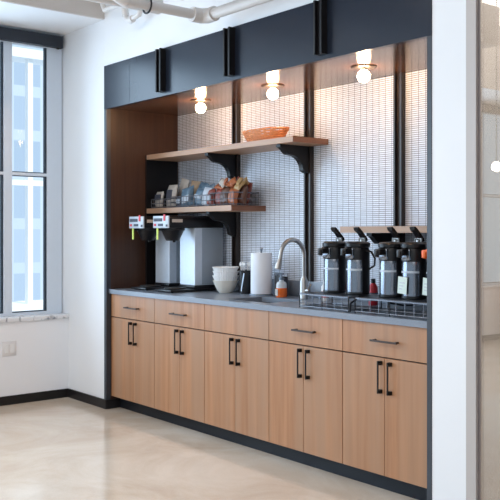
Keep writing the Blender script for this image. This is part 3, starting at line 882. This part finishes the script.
spec = [(.905, .42, 0, .10, .12, 'redbag', 4, 'red bag at the front left of the heaped basket'),
        (.975, .42, 0, .11, .12, 'brownbag', -8, 'brown bag at the front centre of the heaped basket'),
        (1.045, .425, 0, .10, .115, 'orangebag', 10, 'orange bag low at the front of the heaped basket'),
        (1.098, .47, 0, .075, .14, 'brownbag', 4, 'dark brown bag at the right end of the heaped basket'),
        (.925, .53, .02, .13, .165, 'orangebag', -14, 'orange bag standing at the back left of the heaped basket'),
        (1.03, .53, .02, .13, .165, 'redbag', 12, 'dark red bag standing at the back right of the heaped basket')]
for (x, y, dz, w, h, m, ry, lb) in spec:
    bag(x, y, ZB + dz * .2, w, h, .05, m, lb, -6, ry, 0)
top = [(.905, .44, .118, 'orangebag', 62, 20, 'orange packet lying on top left of the heap'), (.965, .46, .130, 'whitebag', 50, -30, 'cream packet lying on the middle of the heap'),
       (1.030, .45, .128, 'orangebag', 66, 35, 'orange packet lying crosswise on top of the heap'), (1.090, .455, .105, 'yellowbag', 40, -10, 'gold packet on the top right of the heap')]
for (x, y, dz, m, rx_, rz_, lb) in top:
    bag(x, y - .03, ZB + dz, .085, .085, .03, m, lb, -rx_, 10, rz_)

random.seed(21)
proto = {}
for k in range(14):
    m_ = ['brownbag', 'orangebag', 'whitebag', 'redbag', 'brownbag', 'orangebag', 'yellowbag'][k % 7]
    kind = {'brownbag': 'dark brown', 'orangebag': 'orange', 'whitebag': 'cream', 'redbag': 'dark red', 'yellowbag': 'gold'}[m_]
    x_ = .90 + .205 * (k % 7) / 6 + random.uniform(-.01, .01); y_ = .43 + .075 * (k // 7)
    if m_ in proto:
        o = proto[m_].copy(); COL.objects.link(o)
    else:
        o = obj('snack_packet', bag_bm(.058, .062, .024), m_, smooth=True); proto[m_] = o
    o.location = (x_, y_, ZB + random.uniform(.135, .150) - .012 * abs(k % 7 - 3) / 3)
    o.rotation_euler = (R(random.uniform(-70, 10)), R(random.uniform(-50, 50)), R(random.uniform(-60, 60)))
    tag(o, 'small %s packet heaped on top of the rightmost snack basket' % kind, 'snack packet', 'small packets heaped on the right basket')

# ------------------------------------------------------------------ outside the window
b = BM(); box(b, -30, -25, 4, 25, -12, 8.2); 
o = obj('tower_block', b, 'facade'); tag(o, 'pale blue office block seen through the window', 'building')
b = BM(); box(b, -30.2, -24.8, 3.8, 25.2, 8.2, 8.4); obj('roof_edge', b, 'ext', o)
b = BM(); box(b, -48, -42, -30, 60, -12, 5.2); o = obj('office_building', b, 'facade'); tag(o, 'long paler building beyond the office block outside', 'building')
t = thing('terrace_canopy', 'white post and slabs of a terrace just outside the window', 'terrace', (-6.0, 0, 0))
bx('post', 'ext', t, -.05, .05, 2.09, 2.17, .3, 3.9)
bx('terrace_floor', 'ext', t, -.6, .15, .2, 6, .08, .30)
bx('canopy', 'ext', t, -.3, .1, .2, 6, 3.9, 4.0)
bx('rail', 'ext', t, -.04, .04, .2, 6, 2.04, 2.12)

# ------------------------------------------------------------------ what the partition glass mirrors: pendants and a chair by the far windows
def pendant(x, y, z, r_, label):
    t = thing('pendant_lamp', label, 'pendant lamp', (x, y, ZC), 0, 'pendant globes in the main room')
    b = BM(); tube(b, [(0, 0, 0), (0, 0, z - ZC + r_)], .004, 6); obj('cord', b, 'blackm', t)
    b = BM(); lathe(b, [(0, 0), (.05, 0), (.05, -.02), (0, -.025)], n=20); obj('ceiling_rose', b, 'blackm', t, True)
    b = BM(); lathe(b, [(r_ * math.sin(PI * q / 14), z - ZC - r_ * math.cos(PI * q / 14)) for q in range(15)], n=24); obj('globe', b, 'pendbulb', t, True)
pendant(.72, -4.0, 2.01, .05, 'glowing pendant globe mirrored in the glass partition')
pendant(.22, -4.4, 1.77, .022, 'lower glowing pendant globe mirrored in the glass partition')
t = thing('lounge_chair', 'salmon fabric lounge chair by the far windows, mirrored in the glass', 'chair', (.0, -6.2, 0))
bx('seat', 'redfab', t, -.35, .35, -.35, .35, .25, .45, .04)
bx('backrest', 'redfab', t, -.38, -.24, -.35, .35, .45, .95, .04)
for s in (-1, 1): bx('armrest', 'redfab', t, -.30, .35, s * .38 - .05, s * .38 + .05, .25, .62, .03)
for sx in (-.3, .3):
    for sy in (-.32, .32):
        b = BM(); tube(b, [(sx, sy, .26), (sx * 1.05, sy * 1.05, 0)], [.02, .013], 10); obj('leg', b, 'pull', t, True)
